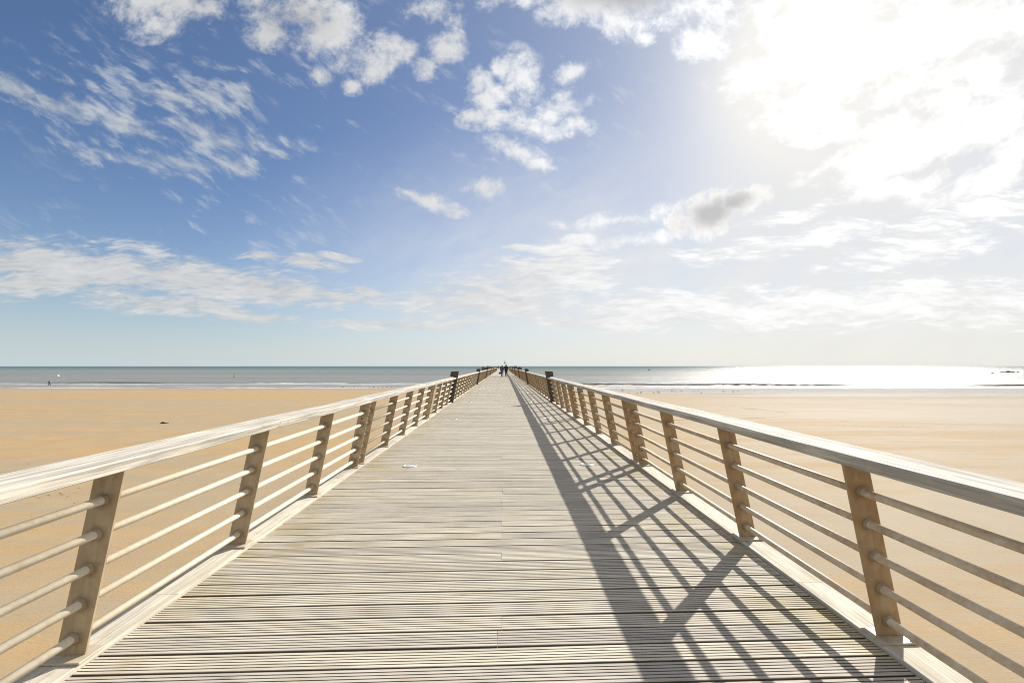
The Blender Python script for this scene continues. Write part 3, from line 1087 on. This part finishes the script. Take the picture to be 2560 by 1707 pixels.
def boat(px, py, L, label, cabin=True, name='boat', rz=0.0):
    q = at(px, py, SEA)
    root = empty(name, q, -YAW + rz)
    g = Geo()
    vs, fs = [], []
    n_ = 14
    for i in range(n_ + 1):
        u = i / n_
        x = (u - 0.5) * L
        w = L * 0.13 * (min(1, 1.6 * u + 0.75) if u < 0.5 else max(0.0, 1 - ((u - 0.5) / 0.5) ** 2.4)) + 0.02
        sh = L * (0.055 + 0.05 * max(0, u - 0.4) ** 1.5 * 2)
        for yy, z in ((-w, sh), (-w * 0.85, sh * 0.3), (-w * 0.4, -0.2), (w * 0.4, -0.2), (w * 0.85, sh * 0.3), (w, sh)):
            vs.append((x + (0.04 * L * (z / sh) if u > 0.9 else 0), yy, z))
    for i in range(n_):
        for j in range(5):
            fs.append((i * 6 + j, i * 6 + j + 1, i * 6 + 7 + j, i * 6 + 6 + j))
        fs.append((i * 6 + 5, i * 6, i * 6 + 6, i * 6 + 11))
    fs.append((0, 1, 2, 3, 4, 5))
    fs.append(tuple(range(n_ * 6, n_ * 6 + 6)))
    g.add(vs, fs)
    g.build('hull', HULL, root)
    if cabin:
        g = Geo()
        z0 = L * 0.057
        g.prism([(-0.08 * L, z0), (0.10 * L, z0 + 0.01 * L), (0.05 * L, z0 + 0.075 * L), (-0.06 * L, z0 + 0.075 * L)], -0.09 * L, 0.09 * L)
        bevel(g.build('cabin', HULL, root), 0.01 * L, 2)
        g = Geo()
        g.lathe([(0.05, z0 + 0.07 * L), (0.03, z0 + 0.14 * L)], lambda u, v, w: (u - 0.02 * L, v, w), 6)
        g.build('mast', HULL, root)
    tag(root, label, 'boat')


boat(2520.0, 931.0, 12.0, 'long dark low motor boat on the sea at the far right')
boat(2316.5, 939.4, 4.6, 'small dark open dinghy on the dazzling water, left of the motor boat', False)

# ------------------------------------------------------------------ bits on the beach
WEED = plain('dry_seaweed', (0.035, 0.026, 0.018), 0.85)
g = Geo()
q = at(407.5, 1058.0, SAND)
g.ball((0, 0, 0.06), (0.22, 0.10, 0.10), 12, 8)
g.ball((-0.16, 0.02, 0.03), (0.14, 0.06, 0.05), 10, 6)
g.ball((0.30, 0.0, 0.02), (0.30, 0.04, 0.035), 10, 6)
g.ball((0.05, -0.06, 0.09), (0.10, 0.08, 0.07), 10, 6)
for i, v_ in enumerate(g.v):
    g.v[i] = (v_[0] + 0.02 * math.sin(37 * v_[1] + 11 * v_[2]), v_[1] + 0.02 * math.sin(29 * v_[0]), v_[2] + 0.015 * math.sin(41 * v_[0] + 17 * v_[1]))
sw = g.build('seaweed_clump', WEED, None, True)
sw.location = q
tag(sw, 'dark clump of seaweed with a tail lying alone on the left beach', 'seaweed')


def scraps(name, n_, gen, mat, smin, smax, label):
    g = Geo()
    for _ in range(n_):
        c = gen()
        s_ = rnd.uniform(smin, smax) * (1 + 0.012 * c.y)
        a = rnd.uniform(-0.5, 0.5) - YAW
        L_, w_ = s_ * rnd.uniform(0.8, 2.4), s_ * rnd.uniform(0.3, 0.8)
        k_ = 6
        vs = [c + Vector((0, 0, s_ * 0.22))]
        for i in range(k_):
            th = 2 * math.pi * i / k_
            rr = rnd.uniform(0.6, 1.15)
            x, yv = L_ * rr * math.cos(th), w_ * rr * math.sin(th)
            vs.append(c + Vector((x * math.cos(a) - yv * math.sin(a), x * math.sin(a) + yv * math.cos(a), -0.012)))
        g.add(vs, [(0, i + 1, (i + 1) % k_ + 1) for i in range(k_)])
    o = g.build(name, mat)
    tag(o, label, None, None, 'stuff')


def zone(x0, x1, y0, y1):
    def f_():
        u = rnd.random() ** 1.3
        yy = y0 + (y1 - y0) * u
        xx = rnd.uniform(x0, x1) * (0.35 + 0.65 * yy / y1) if abs(x0) > 1 else rnd.uniform(x0, x1)
        q_ = local(xx, yy, SAND)
        return q_
    return f_


def clusters(cs):
    def f_():
        px, py, sx_, sy_ = rnd.choice(cs)
        return at(px + rnd.gauss(0, sx_), min(1720, max(990, py + rnd.gauss(0, sy_))), SAND)
    return f_


scraps('weed_scraps', 900, zone(-60, -6, 6, 62), WEED, 0.009, 0.030, 'scattered scraps of dry weed on the left beach')
scraps('weed_scraps', 1000, zone(6, 80, 6, 75), WEED, 0.009, 0.032, 'scattered scraps of dry weed on the right beach')
scraps('footprints', 260, clusters([(2228, 1305, 34, 7), (2344, 1424, 25, 7), (2402, 1445, 22, 6), (2480, 1150, 60, 5), (2330, 1128, 60, 5), (2210, 1112, 45, 4), (2215, 1376, 10, 4), (2420, 1382, 16, 4)]),
       plain('scuffed_sand', (0.17, 0.115, 0.068), 0.9), 0.02, 0.045, 'scuffed trail of footprints in the right beach')
scraps('footprints', 110, clusters([(35, 1455, 22, 6), (130, 1405, 16, 5), (60, 1420, 20, 6), (395, 1145, 60, 3), (110, 1240, 50, 4)]),
       plain('scuffed_wet_sand', (0.19, 0.12, 0.065), 0.9), 0.015, 0.035, 'scuffed patches in the left beach')
scraps('shells', 420, zone(-40, -6, 6, 30), plain('white_shell', (0.72, 0.68, 0.6), 0.5), 0.006, 0.013, 'tiny white shells on the left beach')
scraps('shells', 420, zone(6, 40, 6, 30), bpy.data.materials['white_shell'], 0.006, 0.013, 'tiny white shells on the right beach')
# curved wheel track on the right
g = Geo()
trk = [(1640, 1050), (1760, 1048), (1860, 1046), (1930, 1043), (1968, 1037), (1958, 1031), (1915, 1025), (1850, 1020)]
P_ = [at(a, c, SAND) for a, c in trk]
fine = []
for i in range(len(P_) - 1):
    p0, p1, p2, p3 = P_[max(i - 1, 0)], P_[i], P_[i + 1], P_[min(i + 2, len(P_) - 1)]
    for k in range(8):
        u = k / 8
        fine.append(0.5 * ((2 * p1) + (p2 - p0) * u + (2 * p0 - 5 * p1 + 4 * p2 - p3) * u * u + (3 * p1 - p0 - 3 * p2 + p3) * u ** 3))
for i in range(len(fine) - 1):
    if (i * 7) % 11 in (0, 3):
        continue
    d = (fine[i + 1] - fine[i]).normalized()
    n_ = Vector((-d.y, d.x, 0)) * rnd.uniform(0.03, 0.07)
    a, c = fine[i], fine[i] + (fine[i + 1] - fine[i]) * 0.96
    up = Vector((0, 0, 0.02))
    g.add([a - n_ - up * 0.4, c - n_ - up * 0.4, c + n_ - up * 0.4, a + n_ - up * 0.4, a + up, c + up], [(0, 1, 5, 4), (2, 3, 4, 5), (0, 4, 3), (1, 2, 5)])
tr = g.build('wheel_track', plain('track_sand', (0.27, 0.19, 0.115), 0.9))
tag(tr, 'curved wheel track in the sand of the right beach', None, None, 'stuff')

# ------------------------------------------------------------------ sky
world = bpy.data.worlds.new('World')
sc.world = world
world.use_nodes = True
w = NT(world.node_tree)
bg = world.node_tree.nodes['Background']
el = math.asin(SUN.z)
az = math.atan2(SUN.x, SUN.y)
D = w.node('ShaderNodeTexCoord').outputs['Generated']
sky = w.node('ShaderNodeTexSky', sky_type='NISHITA')
sky.sun_disc = False
sky.sun_elevation = el
sky.sun_rotation = az
sky.air_density = 1.0
sky.dust_density = 0.3
sky.ozone_density = 4.0
D = w.v('NORMALIZE', D)
X_, Y_, Z_ = w.sep(D)[:3]
# map of the sky about the heading: right and up, as tangents
xc = w.m('SUBTRACT', w.m('MULTIPLY', X_, cy), w.m('MULTIPLY', Y_, sy))
yc = w.m('ADD', w.m('MULTIPLY', X_, sy), w.m('MULTIPLY', Y_, cy))
ycl = w.m('MAXIMUM', yc, 0.12)
U = w.m('DIVIDE', xc, ycl)
V = w.m('DIVIDE', Z_, ycl)
P2 = w.comb(U, V, 0.0)
front = w.step(yc, 0.10, 0.30)
sd = w.v('DOT_PRODUCT', D, tuple(SUN))
sdc = w.m('MAXIMUM', sd, 0.0)


def sky_uv(x, y):
    return ((x * 2560 / 2352 - 1301.7) / F, (915 - y * 2560 / 2352) / F)


def field(vec, ells, grow=1.0):
    acc = None
    for e in ells:
        x, y, rx, ry = e[:4]
        rot = R(e[4]) if len(e) > 4 else 0.0
        amp = e[5] if len(e) > 5 else 1.0
        u, v_ = sky_uv(x, y)
        s_ = 2560 / 2352 / F
        mp = w.mapping(vec, (u, v_, 0), (0, 0, rot), (rx * s_ * grow, ry * s_ * grow, 1.0), 'TEXTURE')
        gr = w.node('ShaderNodeTexGradient', {0: mp}, gradient_type='SPHERICAL').outputs['Fac']
        if amp != 1.0:
            gr = w.m('MULTIPLY', gr, amp)
        acc = gr if acc is None else w.m('MAXIMUM', acc, gr)
    return acc


wq = w.noise(P2, 5.0, 3, 0.5, 0, 'Color')
wa = w.v('SCALE', w.v('SUBTRACT', wq, (0.5, 0.5, 0.5)), scale=0.055)
PW2 = w.v('ADD', P2, wa)
n_iso = w.noise(PW2, 11.0, 13, 0.61, 0.0)
n_fine = w.noise(w.v('ADD', PW2, (5.2, 0.7, 1.0)), 38.0, 9, 0.68)
n_cum = w.m('ADD', w.m('MULTIPLY', n_iso, 0.62), w.m('MULTIPLY', n_fine, 0.38))


def density(f, n, amp, lo, hi):
    """noise eats into a field of soft blobs, and only there"""
    k_ = w.step(f, 0.0, 0.22)
    return w.step(w.m('ADD', f, w.m('MULTIPLY', w.m('MULTIPLY', w.m('SUBTRACT', n, 0.5), amp), k_)), lo, hi)

n_big = w.noise(P2, 3.0, 3, 0.5)
# A: loose cumulus
A = [(375, -5, 165, 80), (365, 45, 75, 55, 10), (460, 15, 80, 45),
     (690, 25, 170, 95), (740, 75, 130, 65), (625, 85, 75, 45), (850, 120, 125, 60, 12), (920, 108, 60, 45), (865, 160, 50, 45), (735, 165, 38, 26), (812, 188, 34, 28),
     (1022, 105, 55, 60), (978, 155, 36, 36, 50), (1000, 25, 95, 60, 0, 0.55),
     (1092, 178, 42, 50), (1115, 222, 60, 50), (1140, 275, 125, 48, -14), (1210, 290, 90, 40, -10), (1080, 262, 55, 32), (1200, 170, 55, 75, 25), (1150, 150, 40, 26), (1305, 235, 60, 45, 15), (1325, 280, 60, 36), (1265, 262, 60, 30),
     (1312, 167, 60, 26, 22),
     (1200, 0, 130, 48), (1330, 12, 140, 70), (1460, 5, 190, 85), (1440, 55, 110, 50), (1590, 15, 110, 80), (1608, 95, 70, 66, 45), (1480, 78, 40, 30),
     (1400, 507, 95, 26, 4), (1440, 502, 40, 24), (1418, 556, 80, 24, 2), (1330, 550, 58, 20, 5), (1500, 494, 62, 32, 25, 0.65), (1506, 546, 50, 26, 0, 0.65), (1282, 514, 32, 17, 0, 0.65),
     (1190, 352, 105, 32, -18), (1235, 375, 60, 25, -15), (1110, 432, 60, 32), (985, 462, 105, 26, -20), (935, 440, 40, 16, -20), (1610, 205, 26, 36, 0, 0.55)]
fa = field(PW2, A, 1.12)
DA = density(fa, n_cum, 3.7, 0.06, 0.98)
# B: combed altocumulus on the left
pb = w.mapping(PW2, (0, 0, 0), (0, 0, R(-22)), (1.0, 0.33, 1), 'TEXTURE')
n_b = w.noise(pb, 8.0, 9, 0.6, 0.0)
pb2 = w.mapping(PW2, (0, 0, 0), (0, 0, R(-34)), (1.0, 0.36, 1), 'TEXTURE')
n_b2 = w.noise(pb2, 17.0, 6, 0.6, 0.0)
B = [(20, 195, 130, 40, -20), (150, 240, 170, 45, -17), (300, 290, 160, 40, -20), (160, 182, 130, 18, -14, 0.7), (390, 225, 130, 45, -22), (480, 230, 130, 45, -25),
     (450, 290, 170, 45, -12), (520, 320, 120, 55, -8), (545, 225, 60, 26, -30), (640, 238, 75, 20, 0, 0.6), (190, 345, 130, 32, -12, 0.8), (310, 365, 140, 30, -12, 0.8),
     (420, 375, 140, 34, -10), (420, 405, 110, 22, -8, 0.7), (540, 370, 90, 40, -10), (700, 330, 130, 20, -15, 0.5), (510, 160, 110, 14, -12, 0.5), (650, 350, 70, 18, 0, 0.6)]
fb = field(PW2, B, 1.04)
n_bb = w.m('ADD', w.m('MULTIPLY', n_b, 0.5), w.m('MULTIPLY', n_b2, 0.5))
DB = density(fb, n_bb, 4.6, 0.08, 1.25)
# C: flat stratus towards the horizon
pc = w.mapping(PW2, (0, 0, 0), (0, 0, R(-4)), (1.0, 0.22, 1), 'TEXTURE')
n_c = w.noise(pc, 6.5, 11, 0.6, 0.0)
CC = [(60, 600, 300, 75, -2), (200, 620, 330, 85, -4), (430, 635, 300, 62, -8), (620, 660, 280, 45, -9), (780, 680, 150, 20, -8), (400, 700, 300, 36, -5), (560, 718, 180, 18, -3),
      (600, 590, 85, 13, -4), (700, 606, 120, 20, -6), (770, 596, 70, 12, -4), (850, 670, 90, 14, -15), (60, 650, 240, 45),
      (1150, 690, 310, 72, 0), (1230, 650, 220, 60, 3), (1290, 615, 190, 45, 3), (1340, 640, 120, 60), (1210, 568, 70, 12), (1300, 580, 120, 25, -5), (950, 745, 300, 18, 0, 0.8), (1480, 670, 30, 8),
      (1600, 705, 460, 50), (1900, 705, 500, 60), (2200, 690, 430, 60, 2), (1500, 735, 520, 34), (2300, 720, 300, 50),
      (1750, 570, 260, 30, 8, 0.7), (1650, 585, 170, 22, 0, 0.8), (1900, 545, 260, 40, 12, 0.75), (2150, 560, 330, 60, 14, 0.7), (2250, 480, 260, 55, 14, 0.8), (1850, 490, 200, 22, 14, 0.7)]
pc2 = w.mapping(PW2, (0, 0, 0), (0, 0, R(3)), (1.0, 0.2, 1), 'TEXTURE')
n_c2 = w.noise(pc2, 22.0, 7, 0.62)
fc = field(PW2, CC, 1.08)
n_cc = w.m('ADD', w.m('MULTIPLY', n_c, 0.6), w.m('MULTIPLY', n_c2, 0.4))
DC = density(fc, n_cc, 3.4, 0.08, 0.80)
# D: the bright bank round the sun with streaks to its right
pd = w.mapping(PW2, (0, 0, 0), (0, 0, R(24)), (1.0, 0.40, 1), 'TEXTURE')
n_d = w.noise(pd, 6.0, 11, 0.62, 0.0)
DD_ = [(1930, 170, 330, 200), (1730, 165, 115, 75, 10), (1745, 60, 45, 90), (1900, 40, 250, 130), (2130, 90, 350, 170), (1800, 300, 95, 50), (1900, 270, 220, 100), (2300, 60, 260, 130),
       (2080, 330, 330, 80, 20), (2000, 390, 200, 45, 20), (2260, 270, 260, 110, 15), (2270, 400, 240, 50, 17), (2340, 340, 120, 60, 10), (2080, 420, 170, 36, 14), (1900, 130, 300, 190)]
fd = field(PW2, DD_)
n_dd = w.m('ADD', w.m('MULTIPLY', n_d, 0.6), w.m('MULTIPLY', n_cum, 0.4))
DD = density(fd, n_dd, 4.4, 0.08, 1.0)
# the one grey cloud
EE = [(1640, 490, 128, 74, 10), (1712, 466, 78, 44, 22), (1582, 503, 74, 36), (1618, 518, 60, 44)]
fe = field(PW2, EE)
fe2 = w.m('ADD', fe, w.m('MULTIPLY', w.m('MULTIPLY', w.m('SUBTRACT', n_cum, 0.5), 3.4), w.step(fe, 0.0, 0.25)))
DE = w.step(fe2, 0.12, 0.50)
fcore = field(PW2, [(1640, 490, 118, 62, 8), (1690, 470, 70, 40, 20)])
DEcore = w.step(w.m('ADD', fcore, w.m('MULTIPLY', w.m('SUBTRACT', n_iso, 0.5), 1.5)), 0.12, 0.85)

# clear sky: the Nishita sky under a veil of thin haze, whiter towards the sun and the horizon
veil = w.m('ADD', w.m('ADD', w.m('MULTIPLY', w.m('POWER', sdc, 3.0), 0.27), w.m('MULTIPLY', w.m('POWER', sdc, 14.0), 0.42)),
           w.m('MULTIPLY', w.m('POWER', sdc, 60.0), 0.8), clamp=True)
veilc = w.mix(w.m('POWER', sdc, 30.0), (6.1, 6.15, 6.3, 1), (10.5, 10.3, 9.9, 1))
clear = w.mix(veil, w.mix(1.0, sky.outputs[0], (0.94, 0.965, 1.06), 'MULTIPLY'), veilc)
# thin high veil over the right half of the sky, combed by the wind, and faint wisps on the left
fv = field(P2, [(2250, 560, 1150, 470, 8), (2300, 250, 800, 420), (1450, 650, 1050, 480, 0, 0.5)])
vl = w.m('MULTIPLY', w.step(fv, 0.0, 0.55), w.lin(n_d, 0.3, 0.7, 0.55, 0.95), clamp=True)
clear = w.mix(vl, clear, (8.15, 8.1, 8.0, 1))
fw_ = field(P2, [(450, 280, 620, 300, -15), (1250, 260, 420, 300), (350, 560, 600, 130), (700, 130, 420, 200)])
wisp = w.m('MULTIPLY', w.step(w.m('ADD', n_bb, w.m('MULTIPLY', n_big, 0.35)), 0.68, 0.86), w.step(fw_, 0.0, 0.6, 0.0, 0.42))
clear = w.mix(wisp, clear, (7.0, 7.3, 7.7, 1))
hz = w.m('POWER', w.m('SUBTRACT', 1.0, w.m('MAXIMUM', Z_, 0.0)), 9.0)
hzc = w.mix(w.m('POWER', sdc, 2.0), (5.6, 6.5, 6.9, 1), (8.9, 8.55, 7.85, 1))
clear = w.mix(w.m('MULTIPLY', hz, 0.95), clear, hzc)


def lit(base, tint, shade_noise, lo, hi):
    """white cloud: brighter towards the sun, greyer where thick"""
    k_ = w.m('ADD', w.m('MULTIPLY', w.m('POWER', sdc, 6.0), 5.0), base)
    s_ = w.lin(shade_noise, 0.3, 0.7, lo, hi)
    return w.v('SCALE', tint, scale=w.m('MULTIPLY', k_, s_))


shade_top = field(PW2, [(1420, -15, 240, 60), (690, 45, 130, 60, 0, 0.5), (1740, 25, 40, 45, 0, 0.5)])
cA = lit(6.6, (0.985, 0.99, 1.0), w.m('ADD', w.m('MULTIPLY', n_big, 0.6), w.m('MULTIPLY', n_cum, 0.4)), 0.80, 1.18)
cA = w.v('SCALE', cA, scale=w.m('SUBTRACT', 1.0, w.m('MULTIPLY', shade_top, 0.55)))
cB = lit(6.0, (0.94, 0.98, 1.0), n_bb, 0.85, 1.1)
cC = lit(6.7, (1.0, 0.995, 0.985), n_cc, 0.74, 1.2)
cD = lit(7.4, (1.0, 0.99, 0.965), n_dd, 0.88, 1.10)
cE = w.mix(DEcore, (9.6, 9.5, 9.3, 1), (5.7, 5.6, 5.65, 1))
out = w.mix(w.m('MULTIPLY', w.m('MULTIPLY', DB, 0.60), front), clear, cB)
out = w.mix(w.m('MULTIPLY', w.m('MULTIPLY', DC, 0.86), front), out, cC)
out = w.mix(w.m('MULTIPLY', w.m('MULTIPLY', DA, 0.96), front), out, cA)
out = w.mix(w.m('MULTIPLY', w.m('MULTIPLY', DD, 0.95), front), out, cD)
out = w.mix(w.m('MULTIPLY', DE, front), out, cE)
# unseen broken cloud behind the viewer, spread and brightened to neutralise the fill light
pz = w.m('MAXIMUM', Z_, 0.08)
PB = w.comb(w.m('DIVIDE', X_, pz), w.m('DIVIDE', Y_, pz), 0.0)
nb_ = w.noise(PB, 0.9, 7, 0.6)
DBk = w.m('MULTIPLY', w.step(nb_, 0.36, 0.54), w.m('SUBTRACT', 1.0, front))
out = w.mix(w.m('MULTIPLY', DBk, w.step(Z_, 0.0, 0.1, 0.0, 0.85)), out, (8.6, 8.3, 7.9, 1))
w.put(bg.inputs['Color'], out)
bg.inputs['Strength'].default_value = 0.0605
world.cycles.sampling_method = 'MANUAL'
world.cycles.sample_map_resolution = 1024

# ------------------------------------------------------------------ sun
sl = bpy.data.lights.new('sun', 'SUN')
sl.energy = 5.0
sl.angle = R(0.55)
sl.color = (1.0, 0.94, 0.85)
so = bpy.data.objects.new('sun', sl)
so.rotation_euler = SUN.to_track_quat('Z', 'Y').to_euler()
so.location = SUN * 50
C.objects.link(so)

# ------------------------------------------------------------------ camera
cd = bpy.data.cameras.new('camera')
cd.sensor_width = 36.0
cd.lens = F / 2560 * 36
cd.shift_x = -21.7 / 2560
cd.shift_y = 61.5 / 2560
cd.clip_end = 100000
cd.clip_start = 0.05
co = bpy.data.objects.new('camera', cd)
co.location = CAM
co.rotation_euler = (R(90), 0, -YAW)
C.objects.link(co)
sc.camera = co

sc.cycles.filter_width = 1.1
sc.view_settings.view_transform = 'Standard'
sc.view_settings.look = 'None'
sc.view_settings.exposure = 0.76
sc.view_settings.gamma = 1.0
sc.view_settings.use_curve_mapping = False
